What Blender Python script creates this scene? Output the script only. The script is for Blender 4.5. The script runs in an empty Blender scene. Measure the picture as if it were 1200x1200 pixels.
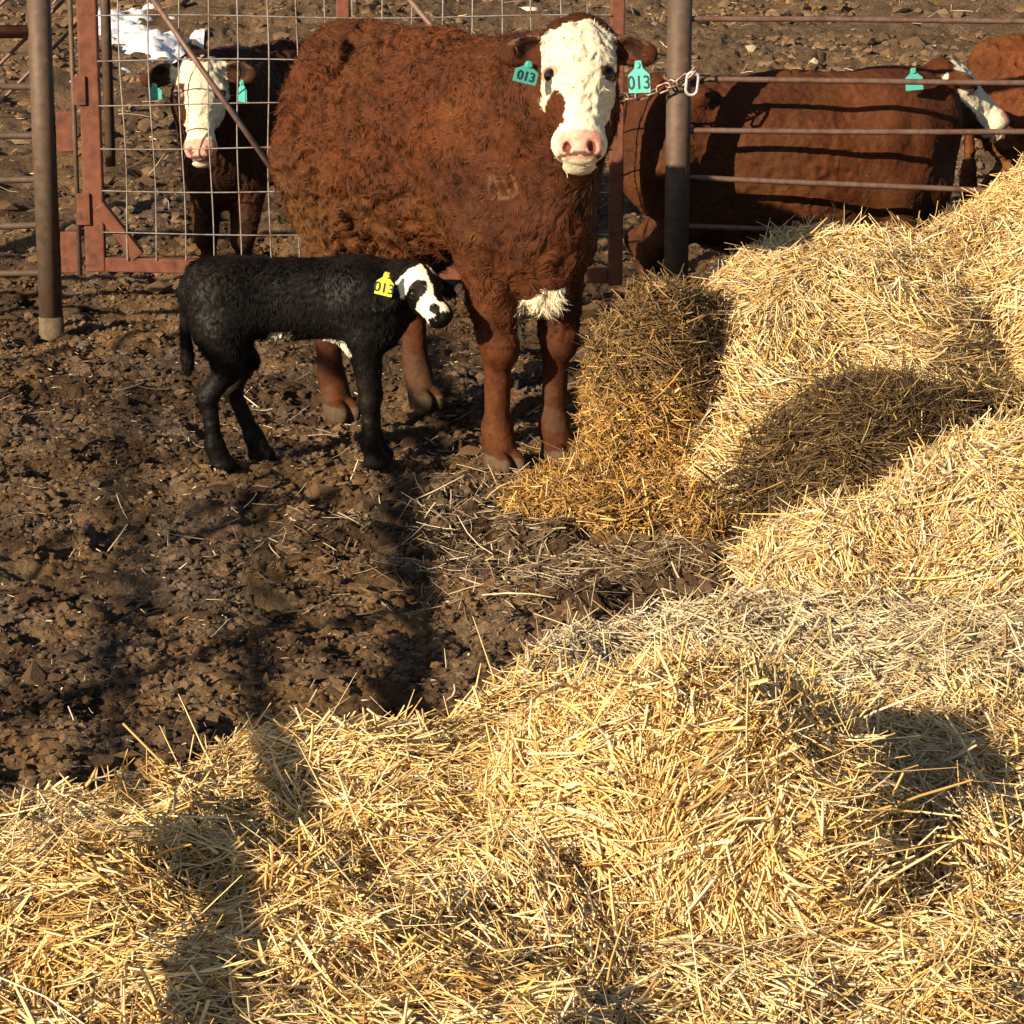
import bpy, bmesh, math
import numpy as np
from math import radians as R
from mathutils import Vector, Matrix
import openvdb as vdb

# ------------------------------------------------------------------ camera, sky, sun
SC = bpy.context.scene
COL = SC.collection
PITCH, CAMH, FPX = R(14.5), 2.4, 3440.0
cd = bpy.data.cameras.new('camera'); cam = bpy.data.objects.new('camera', cd); COL.objects.link(cam)
cam.location = (0, 0, CAMH); cam.rotation_euler = (R(90) - PITCH, 0, 0)
cd.sensor_width = 36; cd.lens = FPX / 1200 * 36; cd.clip_start = 0.1; cd.clip_end = 2000
SC.camera = cam
SUN_AZ, SUN_EL = R(44), R(22)      # direction the light travels, right of straight ahead; elevation
SD = np.array([math.sin(SUN_AZ) * math.cos(SUN_EL), math.cos(SUN_AZ) * math.cos(SUN_EL), -math.sin(SUN_EL)])
W = bpy.data.worlds.new('World'); SC.world = W; W.use_nodes = True
nt = W.node_tree; bgn = nt.nodes['Background']
sky = nt.nodes.new('ShaderNodeTexSky'); sky.sky_type = 'NISHITA'; sky.sun_disc = False
sky.sun_elevation = SUN_EL; sky.sun_rotation = R(180) + SUN_AZ
nt.links.new(sky.outputs[0], bgn.inputs[0]); bgn.inputs[1].default_value = 0.05
sl = bpy.data.lights.new('sun', 'SUN'); sl.energy = 5.0; sl.angle = R(0.53); sl.color = (1.0, 0.80, 0.55)
so = bpy.data.objects.new('sun', sl); COL.objects.link(so)
so.rotation_euler = Vector(SD).to_track_quat('-Z', 'Y').to_euler(); so.location = (-8, -20, 12)
SC.view_settings.view_transform = 'Standard'; SC.view_settings.look = 'None'
SC.view_settings.exposure = 0.92; SC.view_settings.gamma = 1.0
SC.cycles.max_bounces = 6

rng = np.random.default_rng(7)

def ray(px, py):
    dx, dy = (px - 600) / FPX, -(py - 600) / FPX
    c, s = math.cos(PITCH), math.sin(PITCH)
    return np.array([dx, c + dy * s, -s + dy * c])
def at(px, py, Y):
    d = ray(px, py); t = Y / d[1]
    return np.array([d[0] * t, Y, CAMH + d[2] * t])
def topx(X, Y, Z):
    c, s = math.cos(PITCH), math.sin(PITCH)
    dz = Z - CAMH
    dep = Y * c - dz * s; up = Y * s + dz * c
    return 600 + FPX * X / dep, 600 - FPX * up / dep

# ------------------------------------------------------------------ noise
def _h(*c, seed=0):
    n = np.full(c[0].shape, seed * 0x9E3779B1 & 0xFFFFFFFF, np.uint32)
    for i, a in enumerate(c):
        n = (n ^ (a.astype(np.int64).astype(np.uint32) * np.uint32([0x85EBCA6B, 0xC2B2AE35, 0x27D4EB2F][i])))
        n = (n ^ (n >> np.uint32(15))) * np.uint32(0x2C1B3C6D); n = (n ^ (n >> np.uint32(12))) * np.uint32(0x297A2D39); n ^= n >> np.uint32(15)
    return n.astype(np.float32) / np.float32(4294967296.0)
def vnoise(P, seed=0):
    """value noise in [-1,1]; P (...,d) with d = 2 or 3"""
    d = P.shape[-1]; I = np.floor(P); F = (P - I).astype(np.float32); F = F * F * F * (F * (F * 6 - 15) + 10)
    I = I.astype(np.int64); out = 0
    for k in range(2 ** d):
        b = [(k >> i) & 1 for i in range(d)]
        w = 1
        for i in range(d): w = w * (F[..., i] if b[i] else 1 - F[..., i])
        out = out + w * _h(*[I[..., i] + b[i] for i in range(d)], seed=seed)
    return out * 2 - 1
def fbm(P, octs=4, seed=0, gain=.5, lac=2.03):
    a, s, o = 1.0, 0, 0
    P = np.asarray(P, np.float64)
    for k in range(octs):
        o = o + a * vnoise(P, seed + k * 17); s += a; a *= gain; P = P * lac + 3.7
    return o / s
def worley(P, seed=0):
    I = np.floor(P).astype(np.int64); F = P - I
    best = np.full(P.shape[:-1], 9.0, np.float32); cid = np.zeros(P.shape[:-1], np.float32)
    for i in (-1, 0, 1):
        for j in (-1, 0, 1):
            a, b = I[..., 0] + i, I[..., 1] + j
            x = i + _h(a, b, seed=seed) - F[..., 0]; y = j + _h(a, b, seed=seed + 5) - F[..., 1]
            dd = x * x + y * y; m = dd < best
            best = np.where(m, dd, best); cid = np.where(m, _h(a, b, seed=seed + 9), cid)
    return np.sqrt(best), cid
def sstep(a, b, x):
    t = np.clip((x - a) / (b - a), 0, 1); return t * t * (3 - 2 * t)
def nrm(v): return v / np.maximum(np.linalg.norm(v, axis=-1, keepdims=True), 1e-9)

# ------------------------------------------------------------------ mesh + materials helpers
def make_mesh(name, V, Q, col=None, smooth=True, mats=(), midx=None):
    V = np.asarray(V, np.float32); Q = np.asarray(Q, np.int32); k = Q.shape[1]
    me = bpy.data.meshes.new(name)
    me.vertices.add(len(V)); me.vertices.foreach_set('co', V.ravel())
    me.loops.add(Q.size); me.loops.foreach_set('vertex_index', Q.ravel())
    me.polygons.add(len(Q)); me.polygons.foreach_set('loop_start', np.arange(0, Q.size, k, dtype=np.int32))
    me.polygons.foreach_set('loop_total', np.full(len(Q), k, np.int32))
    me.polygons.foreach_set('use_smooth', np.full(len(Q), smooth))
    if midx is not None: me.polygons.foreach_set('material_index', np.asarray(midx, np.int32))
    me.update(calc_edges=True)
    if col is not None:
        a = me.color_attributes.new('col', 'FLOAT_COLOR', 'POINT')
        c = np.ones((len(V), 4), np.float32); c[:, :3] = col; a.data.foreach_set('color', c.ravel())
    for m in mats: me.materials.append(m)
    return me
def link(name, me, parent=None, label=None, cat=None, group=None, kind=None):
    o = bpy.data.objects.new(name, me); COL.objects.link(o)
    if parent is not None: o.parent = parent
    for k, v in (('label', label), ('category', cat), ('group', group), ('kind', kind)):
        if v: o[k] = v
    return o
def empty(name, loc=(0, 0, 0), rz=0, **kw):
    o = link(name, None, **kw); o.location = loc; o.rotation_euler = (0, 0, rz); o.empty_display_size = .1
    return o

def mat(name, base=(.5, .5, .5), rough=.6, spec=.5, metal=0, attr=False, n1=None, bump=None, sheen=0, mixes=()):
    """procedural material; attr: base comes from the 'col' attribute; n1=(scale,dark,light): multiply by noise;
    mixes: list of (scale, lo, hi, colour) patches; bump=(scale,strength,dist)"""
    m = bpy.data.materials.new(name); m.use_nodes = True; t = m.node_tree; N = t.nodes; L = t.links
    p = N['Principled BSDF']; p.inputs['Roughness'].default_value = rough; p.inputs['Metallic'].default_value = metal
    p.inputs['Specular IOR Level'].default_value = spec
    if sheen: p.inputs['Sheen Weight'].default_value = sheen; p.inputs['Sheen Roughness'].default_value = .4
    tc = N.new('ShaderNodeTexCoord')
    if attr:
        a = N.new('ShaderNodeAttribute'); a.attribute_name = 'col'; cur = a.outputs['Color']
    else:
        r = N.new('ShaderNodeRGB'); r.outputs[0].default_value = (*base, 1); cur = r.outputs[0]
    for (sc, lo, hi, c) in mixes:
        n = N.new('ShaderNodeTexNoise'); n.inputs['Scale'].default_value = sc; n.inputs['Detail'].default_value = 6; n.inputs['Roughness'].default_value = .65
        L.new(tc.outputs['Object'], n.inputs['Vector'])
        mr = N.new('ShaderNodeMapRange'); mr.inputs['From Min'].default_value = lo; mr.inputs['From Max'].default_value = hi
        L.new(n.outputs[0], mr.inputs['Value'])
        mx = N.new('ShaderNodeMix'); mx.data_type = 'RGBA'
        L.new(mr.outputs[0], mx.inputs['Factor']); L.new(cur, mx.inputs['A']); mx.inputs['B'].default_value = (*c, 1); cur = mx.outputs['Result']
    if n1:
        n = N.new('ShaderNodeTexNoise'); n.inputs['Scale'].default_value = n1[0]; n.inputs['Detail'].default_value = 5
        L.new(tc.outputs['Object'], n.inputs['Vector'])
        mr = N.new('ShaderNodeMapRange'); mr.inputs['From Min'].default_value = .3; mr.inputs['From Max'].default_value = .7
        mr.inputs['To Min'].default_value = n1[1]; mr.inputs['To Max'].default_value = n1[2]
        L.new(n.outputs[0], mr.inputs['Value'])
        mx = N.new('ShaderNodeMix'); mx.data_type = 'RGBA'; mx.blend_type = 'MULTIPLY'; mx.inputs['Factor'].default_value = 1
        L.new(cur, mx.inputs['A']); L.new(mr.outputs[0], mx.inputs['B']); cur = mx.outputs['Result']
    L.new(cur, p.inputs['Base Color'])
    if bump:
        n = N.new('ShaderNodeTexNoise'); n.inputs['Scale'].default_value = bump[0]; n.inputs['Detail'].default_value = 8; n.inputs['Roughness'].default_value = .7
        L.new(tc.outputs['Object'], n.inputs['Vector'])
        b = N.new('ShaderNodeBump'); b.inputs['Strength'].default_value = bump[1]; b.inputs['Distance'].default_value = bump[2]
        L.new(n.outputs[0], b.inputs['Height']); L.new(b.outputs[0], p.inputs['Normal'])
    return m

M_mud = mat('mud', attr=True, rough=.85, spec=.25, n1=(60, .45, 1.4), bump=(80, 1.0, .022))
M_clod = mat('mud_clod', attr=True, rough=.85, spec=.25, bump=(120, .9, .010))
M_straw = mat('straw', attr=True, rough=.42, spec=.5)
M_strawbed = mat('straw_litter', attr=True, rough=.8, spec=.2, n1=(70, .45, 1.25), bump=(110, 1, .02))
M_hide = mat('hide', attr=True, rough=.75, spec=.2, n1=(45, .75, 1.2), bump=(70, .5, .01))
M_fur = mat('fur', attr=True, rough=.55, spec=.3)
M_post = mat('weathered_pipe', (.095, .062, .043), .62, .35, .1, n1=(30, .75, 1.2), mixes=[(9, .5, .62, (.10, .075, .06)), (22, .6, .7, (.17, .09, .055))], bump=(120, .2, .004))
M_rust = mat('rust', (.155, .055, .032), .7, .3, .1, n1=(25, .7, 1.2), mixes=[(16, .52, .66, (.09, .038, .028))], bump=(150, .3, .004))
M_rod = mat('rusted_rod', (.16, .10, .078), .55, .4, .3, n1=(40, .7, 1.2), mixes=[(14, .5, .6, (.14, .07, .05))])
M_wire = mat('galvanised_wire', (.36, .33, .31), .45, .5, .5, n1=(40, .6, 1.1), mixes=[(8, .52, .62, (.25, .15, .11))])
M_chain = mat('chain_steel', (.30, .2, .16), .45, .5, .6, mixes=[(60, .5, .6, (.12, .06, .05))])
M_bright = mat('bright_zinc', (.8, .8, .78), .3, .6, .6)
M_teal = mat('teal_tag', (.075, .40, .35), .5, .5, n1=(60, .8, 1.1))
M_yel = mat('yellow_tag', (.72, .66, .05), .45, .5, n1=(60, .8, 1.1))
M_ink = mat('tag_ink', (.015, .03, .04), .5, .4)
M_eye = mat('eyeball', (.012, .008, .006), .08, .8)
M_snow = mat('snow', (.70, .73, .80), .6, .3, mixes=[(30, .56, .7, (.35, .28, .22))], bump=(40, .5, .02))
M_stone = mat('pale_stone', (.5, .42, .33), .8, .3, n1=(30, .7, 1.2), bump=(60, .4, .005))
M_concrete = mat('concrete_footing', (.13, .095, .062), .9, .2, n1=(40, .7, 1.15), bump=(90, .5, .006))
M_wood = mat('weathered_wood', (.22, .17, .12), .8, .2, n1=(20, .6, 1.2))

# ------------------------------------------------------------------ terrain
def base_z(x, y):
    z = 0.17 * np.maximum(y - 13.2, 0) ** 1.0 * .62
    z = np.where(y > 34, 0.17 * .62 * 20.8 + .02 * (y - 34), z)
    z = z - .10 * sstep(12.5, 13.0, y) * (1 - sstep(13.4, 15, y))
    z = z - .09 * np.exp(-((x + .55) / .8) ** 2 - ((y - 11.0) / .5) ** 2)
    z = z + .03 * fbm(np.stack([x * .5, y * .5], -1), 2, 3)
    return z
def rough_z(x, y):
    P = np.stack([x, y], -1)
    wx = P + .06 * np.stack([fbm(P * 6, 2, 50), fbm(P * 6, 2, 60)], -1)
    z = .030 * fbm(wx * np.array([1.9, 3.2]), 2, 11)
    d, c = worley(wx * np.array([5.2, 6.0]), 21)             # hoof pocks and clods
    z = z - .062 * np.exp(-(d / .36) ** 2) * (c > .40) + .020 * np.exp(-(d / .4) ** 2) * (c < .3)
    d2, c2 = worley(wx * np.array([15, 18]), 31)
    z = z + .034 * (.5 - d2) * (.3 + c2)
    d3, c3 = worley(wx * np.array([38, 46]), 41)
    z = z + .015 * (.5 - d3) * (.3 + c3)
    z = z + .012 * fbm(P * 50, 3, 71, .6)
    return z
def ground_z(x, y):
    x = np.asarray(x, float); y = np.asarray(y, float)
    return base_z(x, y) + rough_z(x, y) * (1 - sstep(30, 60, y)) + .12 * sstep(13.5, 20, y) * fbm(np.stack([x * .7, y * .7], -1), 3, 90)

def axis(pts):
    out = []
    for a, b, s in pts: out.append(np.arange(a, b, s))
    return np.concatenate(out)
xs = np.concatenate([-np.geomspace(300, 6, 26), axis([(-5.5, -2.9, .06), (-2.9, -1.9, .03), (-1.9, 2.1, .0125), (2.1, 2.9, .03), (2.9, 5.5, .06)]), np.geomspace(6, 300, 26)])
ys = np.concatenate([np.linspace(-200, -3, 20), axis([(-2.5, 4.8, .12), (4.8, 12.6, .0125), (12.6, 16, .02), (16, 24, .035), (24, 34, .15)]), np.geomspace(34, 400, 30)])
GX, GY = np.meshgrid(xs, ys)
GZ = ground_z(GX, GY)
def mud_col(x, y, z):
    P = np.stack([x, y], -1)
    a = sstep(-.25, .35, fbm(P * 3.0, 4, 101))[..., None]
    b = sstep(.05, .45, fbm(P * 9.0, 4, 111))[..., None]
    g = sstep(.0, .5, fbm(P * 2.1, 3, 131))[..., None]
    c = (1 - a) * np.array([.070, .040, .020]) + a * np.array([.170, .100, .046])
    c = c * (1 - .75 * b) + .75 * b * np.array([.20, .135, .08])
    c = c * (1 - .5 * g) + .5 * g * np.array([.15, .112, .085])
    fr = sstep(14, 18, y)[..., None]
    return .88 * (c * (1 - .5 * fr) + .5 * fr * np.array([.18, .118, .068]))
def grid_quads(ny, nx):
    i = np.arange(ny * nx).reshape(ny, nx)
    return np.stack([i[:-1, :-1], i[:-1, 1:], i[1:, 1:], i[1:, :-1]], -1).reshape(-1, 4)
me = make_mesh('ground', np.stack([GX, GY, GZ], -1).reshape(-1, 3), grid_quads(*GX.shape), mud_col(GX, GY, GZ).reshape(-1, 3), mats=[M_mud])
link('ground', me, kind='structure')

# ------------------------------------------------------------------ strands (straw, fur)
def strands(P, D, N, Ln, Wd, bend, rings=4, taper=(1, 1, .9, .5), flat=.55, wob=None):
    """P start, D direction, N bend direction, Ln length, Wd width -> verts, quads"""
    n = len(P); t = np.linspace(0, 1, rings)
    S = nrm(np.cross(D, N)); U = nrm(np.cross(S, D))
    V = np.empty((n, rings, 3, 3), np.float32)
    for j, tt in enumerate(t):
        c = P + D * (Ln * tt)[:, None] + N * (bend * Ln * tt * tt)[:, None]
        if wob is not None: c = c + S * (wob * Ln * math.sin(tt * 3.1))[:, None]
        for k in range(3):
            a = 2 * math.pi * k / 3 + .5
            V[:, j, k] = c + (S * math.cos(a) + U * (math.sin(a) * flat)) * (Wd * .5 * taper[j])[:, None]
    b = (np.arange(n) * rings * 3)[:, None, None]
    q = []
    for j in range(rings - 1):
        for k in range(3):
            k2 = (k + 1) % 3
            q.append([j * 3 + k, j * 3 + k2, (j + 1) * 3 + k2, (j + 1) * 3 + k])
    Q = (b + np.array(q)[None]).reshape(-1, 4)
    return V.reshape(-1, 3), Q

STRAW = np.array([[.84, .68, .36], [.78, .60, .26], [.68, .47, .16], [.90, .77, .48], [.62, .42, .16], [.82, .66, .36]]) * np.array([1.03, .975, .93])
PALE = np.array([[.72, .62, .42], [.62, .52, .34], [.80, .70, .48], [.52, .43, .28], [.66, .55, .36]])
BROWN = np.array([[.24, .14, .05], [.30, .19, .07], [.17, .10, .045], [.40, .26, .10], [.13, .08, .04]])
AMBER = np.array([[.55, .36, .11], [.45, .28, .08], [.65, .45, .16], [.35, .21, .07], [.72, .55, .28]])
MUDDY = np.array([[.36, .27, .16], [.50, .40, .26], [.24, .17, .10], [.60, .50, .34], [.18, .12, .07]])

def surf_straw(zf, x, y, length, width, tilt, lift, pal, seed, spread=.75, comb=0.0, fieldscale=2.4):
    """straws lying on the surface z = zf(x, y)"""
    r = np.random.default_rng(seed); n = len(x); e = .03
    z = zf(x, y); gx = (zf(x + e, y) - zf(x - e, y)) / (2 * e); gy = (zf(x, y + e) - zf(x, y - e)) / (2 * e)
    gx = np.clip(gx, -4, 4); gy = np.clip(gy, -4, 4)
    Nn = nrm(np.stack([-gx, -gy, np.ones(n)], -1))
    P2 = np.stack([x, y], -1)
    ang = 5.0 * fbm(P2 * fieldscale, 2, seed) + r.normal(0, spread, n)
    Dh = np.stack([np.cos(ang), np.sin(ang), np.zeros(n)], -1)
    dn = np.stack([-gx, -gy, -(gx * gx + gy * gy)], -1); dn = nrm(dn) * np.minimum(np.hypot(gx, gy), 1.2)[:, None]
    Dh = Dh + comb * dn * r.uniform(.3, 1.3, n)[:, None]
    Dh = nrm(Dh - Nn * (Dh * Nn).sum(-1, keepdims=True))
    ta = r.normal(0, tilt, n)
    D = nrm(Dh * np.cos(ta)[:, None] + Nn * np.sin(ta)[:, None])
    Ln = r.lognormal(math.log(length), .38, n); Wd = width * np.clip(r.lognormal(-.05, .38, n), .35, 2.0)
    P = np.stack([x, y, z], -1) + Nn * (r.uniform(-.35, 1, n) * lift)[:, None] - D * (Ln * .5)[:, None]
    V, Q = strands(P, D, nrm(Nn + .6 * r.normal(0, 1, (n, 3))), Ln, Wd, r.normal(0, .2, n), wob=r.normal(0, .05, n))
    w = pal(x, y, r) if callable(pal) else pal[r.integers(0, len(pal), n)]
    w = w * np.clip(r.lognormal(-.04, .22, n), .4, 1.15)[:, None]
    return V, Q, np.repeat(w, 12, 0)
def bundle(parts):
    V, Q, C, o = [], [], [], 0
    for v, q, c in parts: V.append(v); Q.append(q + o); C.append(c); o += len(v)
    return np.concatenate(V), np.concatenate(Q), np.concatenate(C)

# foreground bedding: edge of the straw on the ground, taken where it lies in the yard
_bp = [(-400, 1015), (0, 1005), (110, 990), (215, 970), (262, 932), (330, 918), (450, 916), (520, 895), (580, 856), (640, 795), (680, 765), (740, 738), (860, 708), (940, 690), (1200, 670), (1800, 640)]
_bx = np.array([p[0] for p in _bp]); _by = np.array([p[1] for p in _bp])
def bed_in(x, y):      # metres inside the straw edge (positive = straw)
    px, py = topx(x, y, 0 * x)
    px = np.where(y < .5, 600, px)
    ye = np.interp(px, _bx, _by)
    ye2 = ye
    De = CAMH * FPX / (ye2 + 291)
    return np.where(y < 3, 2.0, De - y) + .09 * fbm(np.stack([x * 5, y * 5], -1), 3, 201)
def blob(x, y, cx, cy, rx, ry, h, p=2.0, ns=.16, seed=0, rot=0):
    c, s = math.cos(rot), math.sin(rot)
    dx, dy = x - cx, y - cy; u = (dx * c + dy * s) / rx; v = (-dx * s + dy * c) / ry
    rr = np.sqrt(u * u + v * v) * (1 + ns * fbm(np.stack([x * 2.6, y * 2.6], -1), 3, 300 + seed))
    t = np.clip(1 - rr ** p, 0, 1)
    return h * np.where(p > 3, np.sqrt(t), t * (2 - t) if p <= 2 else t)
def bed_t(x, y):
    s = bed_in(x, y)
    left = 1 - sstep(600, 760, topx(x, y, 0 * x)[0])
    t = (.05 + .07 * left) * sstep(-.02, .20, s) - .02 * (1 - sstep(-.1, .0, s)) - .25 * (1 - sstep(-.5, -.1, s))
    P = np.stack([x, y], -1)
    m = sstep(0, .3, s)
    front = 1 - sstep(6.6, 7.2, y)
    t = t + m * ((.015 + .05 * front) * fbm(P * 3.1, 3, 220) + .022 * fbm(P * 11, 3, 230))
    t = t + m * .17 * np.exp(-((x - .30) / .30) ** 2 - ((y - 6.6) / .28) ** 2) * 0
    t = t + m * .08 * np.exp(-((x + .36) / .24) ** 2 - ((y - 6.55) / .22) ** 2)
    t = t + m * .10 * np.exp(-((x + .75) / .35) ** 2 - ((y - 5.7) / .25) ** 2)
    t = t - m * .05 * np.exp(-((x + .55) / .16) ** 2 - ((y - 6.15) / .3) ** 2)
    return t
def bed_z(x, y): return base_z(x, y) + bed_t(x, y)
def mound_z(x, y):
    return base_z(x, y) + blob(x, y, .44, 6.22, .47, .55, .39, 3.0, .22, 1) * 1.0 + .05 * blob(x, y, .1, 6.0, .5, .5, 1, 2, .2, 7) + .018 * fbm(np.stack([x * 9, y * 9], -1), 3, 240) - .02
def front_pile_z(x, y):
    a = blob(x, y, 1.92, 8.70, 1.25, .50, .47, 2.4, .20, 2, .30); b = blob(x, y, 2.3, 8.3, .8, .7, .34, 2.4, .22, 3)
    return base_z(x, y) + np.maximum(a, b) + .02 * fbm(np.stack([x * 8, y * 8], -1), 3, 250) - .025
def dark_z(x, y):
    a = blob(x, y, 1.17, 9.08, .44, .46, .50, 2.6, .28, 4); b = blob(x, y, 1.62, 9.40, .55, .36, .42, 2.4, .28, 5)
    return base_z(x, y) + np.maximum(a, b) + .03 * fbm(np.stack([x * 8, y * 8], -1), 3, 260) - .03
def block_z(x, y):
    a = blob(x, y, .49, 9.70, .25, .38, .60, 4.0, .34, 6)
    a = a * (1 + .22 * fbm(np.stack([x * 8, y * 8], -1), 3, 271))
    b = blob(x, y, .43, 9.36, .48, .36, .11, 2, .25, 8)
    return base_z(x, y) + (a ** 4 + b ** 4) ** .25 + .03 * fbm(np.stack([x * 10, y * 10], -1), 3, 270) - .02
def big_z(x, y):
    a = blob(x, y, 1.22, 10.35, .75, 1.1, .745, 2.7, .15, 9)
    e = blob(x, y, .84, 9.90, .48, .75, .64, 2.4, .15, 13)
    b = blob(x, y, 2.34, 10.6, 1.1, 1.3, 1.02, 2.6, .15, 10)
    c = blob(x, y, 3.4, 10.7, 1.1, 1.2, .9, 3.2, .15, 11)
    d = blob(x, y, 1.15, 9.75, .75, .85, .42, 2, .15, 12)
    return base_z(x, y) + (a ** 5 + b ** 5 + c ** 5 + d ** 5 + e ** 5) ** .2 + .035 * fbm(np.stack([x * 5, y * 5], -1), 3, 280) - .03

def pile_core(name, zf, x0, x1, y0, y1, step, colf, cut=None):
    X, Y = np.meshgrid(np.arange(x0, x1, step), np.arange(y0, y1, step))
    Z = zf(X, Y); B = base_z(X, Y) - .06
    V = np.stack([X, Y, np.maximum(Z, B)], -1).reshape(-1, 3); Q = grid_quads(*X.shape)
    keep = (Z - base_z(X, Y) > -.05).ravel(); Q = Q[keep[Q].any(1)]
    u, inv = np.unique(Q, return_inverse=True)
    return V[u], inv.reshape(-1, 4), colf(V[u][:, 0], V[u][:, 1])
def scatter(n, x0, x1, y0, y1, prob, seed):
    r = np.random.default_rng(seed); X, Y = [], []
    tot = 0
    while tot < n:
        x = r.uniform(x0, x1, n * 2); y = r.uniform(y0, y1, n * 2)
        k = r.random(n * 2) < prob(x, y); X.append(x[k]); Y.append(y[k]); tot += k.sum()
    return np.concatenate(X)[:n], np.concatenate(Y)[:n]
def slope_w(zf):
    def f(x, y):
        e = .03; gx = (zf(x + e, y) - zf(x - e, y)) / (2 * e); gy = (zf(x, y + e) - zf(x, y - e)) / (2 * e)
        return np.clip(np.sqrt(1 + gx * gx + gy * gy), 1, 5) / 5 * ((zf(x, y) - base_z(x, y)) > .0)
    return f
def pal_mix(A, B, f):
    def g(x, y, r):
        n = len(x); w = r.random(n) < f(x, y)
        return np.where(w[:, None], B[r.integers(0, len(B), n)], A[r.integers(0, len(A), n)])
    return g
def pal_patch(p):
    def g(x, y, r):
        w = p(x, y, r); P_ = np.stack([x, y], -1)
        a = sstep(.12, .5, fbm(P_ * 2.3, 3, 901))[:, None] * .7; b = (r.random(len(x)) < .07)[:, None]
        w = w * (1 - a) + a * w * np.array([.95, .88, .72])
        return np.where(b, w * np.array([.5, .42, .34]), w)
    return g
def straw_heap(name, zf, box, step, n, length, width, pal, core, seed, tilt=.25, lift=.03, comb=.2, spread=.55, parent=None, extra=None, **kw):
    x, y = scatter(n, *box, slope_w(zf), seed)
    x2, y2 = scatter(n // 14, *box, slope_w(zf), seed + 1)
    parts = [surf_straw(zf, x, y, length, width, tilt, lift, pal, seed, spread, comb),
             surf_straw(zf, x2, y2, length * 1.15, width, .55, lift * 1.6, pal, seed + 3, 1.5, comb)]
    x3, y3 = scatter(n // 3, *box, slope_w(zf), seed + 2)
    parts.append(surf_straw(zf, x3, y3, length * .32, width * .8, .3, lift, pal, seed + 5, 2.0, comb))
    v, q, c = bundle(parts)
    cv, cq, cc = pile_core(name, zf, *box, step, core)
    V, Q, C = bundle([(cv, cq, cc), (v, q, c)])
    mi = np.zeros(len(Q), np.int32); mi[len(cq):] = 1
    me = make_mesh(name, V, Q, C, mats=[M_strawbed, M_straw], midx=mi)
    return link(name, me, parent, **kw)
def flatcol(*c):
    return lambda x, y: np.broadcast_to(np.array(c), (len(x), 3)) * (1 + .35 * fbm(np.stack([x * 6, y * 6], -1), 3, 400))[:, None]

def bed_prob(x, y):
    return ((bed_in(x, y) > -.03) & (y > 4.4)).astype(float) * np.clip(1.25 - .09 * y, .3, 1)
fl = lambda x, y: np.clip(sstep(6.9, 7.5, y) * .85 + .25 * fbm(np.stack([x * 1.7, y * 1.7], -1), 3, 410) + .12, 0, 1)
straw_heap('straw_bedding', bed_z, (-1.9, 2.6, 4.3, 9.6), .02, 85000, .105, .0062, pal_patch(pal_mix(STRAW, PALE, fl)), flatcol(.44, .32, .15), 1000,
           tilt=.16, lift=.022, comb=0, kind='stuff')
bpy.data.objects['straw_bedding']['label'] = 'loose straw bedding spread over the foreground mud'
straw_heap('straw_mound', mound_z, (-.45, 1.15, 5.5, 6.95), .015, 20000, .115, .0060, pal_patch(pal_mix(STRAW, PALE, lambda x, y: .12 + 0 * x)), flatcol(.46, .33, .15), 1010, tilt=.25, lift=.03, comb=.5,
           label='low rounded golden straw mound nearest the camera in the foreground straw', cat='straw mound')
straw_heap('straw_pile', big_z, (.3, 4.2, 8.9, 11.8), .02, 80000, .09, .0052, pal_patch(pal_mix(STRAW, PALE, lambda x, y: .2 + 0 * x)), flatcol(.38, .26, .11), 1020, tilt=.22, lift=.03, comb=.35,
           label='tall bright golden straw pile against the rod fence, the largest of the heaps', cat='straw pile')
straw_heap('straw_pile', front_pile_z, (.7, 3.1, 7.7, 9.7), .02, 36000, .105, .0056, pal_patch(pal_mix(STRAW, PALE, lambda x, y: .3 + 0 * x)), flatcol(.38, .27, .12), 1030, tilt=.25, lift=.03, comb=.4,
           label='waist-low loose straw pile at the right edge in front of the dark clump', cat='straw pile')
straw_heap('straw_clump', dark_z, (.6, 2.0, 8.7, 9.9), .015, 15000, .085, .0038, pal_mix(BROWN * .42, AMBER, lambda x, y: .08 + .75 * sstep(1.45, 1.8, x)), flatcol(.06, .035, .018), 1040, tilt=.48, lift=.05, comb=.5,
           label='matted dark brown clump of wet straw lying between the two golden piles', cat='straw clump')
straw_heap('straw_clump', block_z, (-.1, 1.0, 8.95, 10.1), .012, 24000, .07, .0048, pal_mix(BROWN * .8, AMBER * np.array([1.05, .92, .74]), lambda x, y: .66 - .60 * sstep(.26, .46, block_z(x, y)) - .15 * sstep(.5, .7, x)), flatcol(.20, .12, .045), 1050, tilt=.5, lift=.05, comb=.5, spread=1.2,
           label='upright brown and amber clump of straw flaking off beside the cow\'s front legs', cat='straw clump')

# loose straws on the mud, thicker round the heaps
def loose_prob(x, y):
    px, py = topx(x, y, 0 * x)
    a = np.exp(-((px - 700) / 190) ** 2 - ((py - 655) / 48) ** 2) * 1.0 + np.exp(-((px - 560) / 170) ** 2 - ((py - 650) / 40) ** 2) * .3
    b = np.exp(-((px - 640) / 110) ** 2 - ((py - 560) / 40) ** 2) * .5
    e = np.exp(-(np.minimum(bed_in(x, y), 0) / .12) ** 2) * (bed_in(x, y) < 0.05) * .35
    return np.clip(a + b + e + .006, 0, 1) * (bed_in(x, y) < .08)
x, y = scatter(4200, -2.2, 2.0, 6, 12.3, loose_prob, 77)
v1 = surf_straw(ground_z, x, y, .085, .0042, .12, .012, MUDDY, 78, 1.2)
x, y = scatter(170, -2.0, 1.2, 6.6, 11.5, lambda x, y: .3 + loose_prob(x, y), 79)
v2 = surf_straw(ground_z, x, y, .15, .006, .12, .02, PALE, 80, 1.0)
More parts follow.
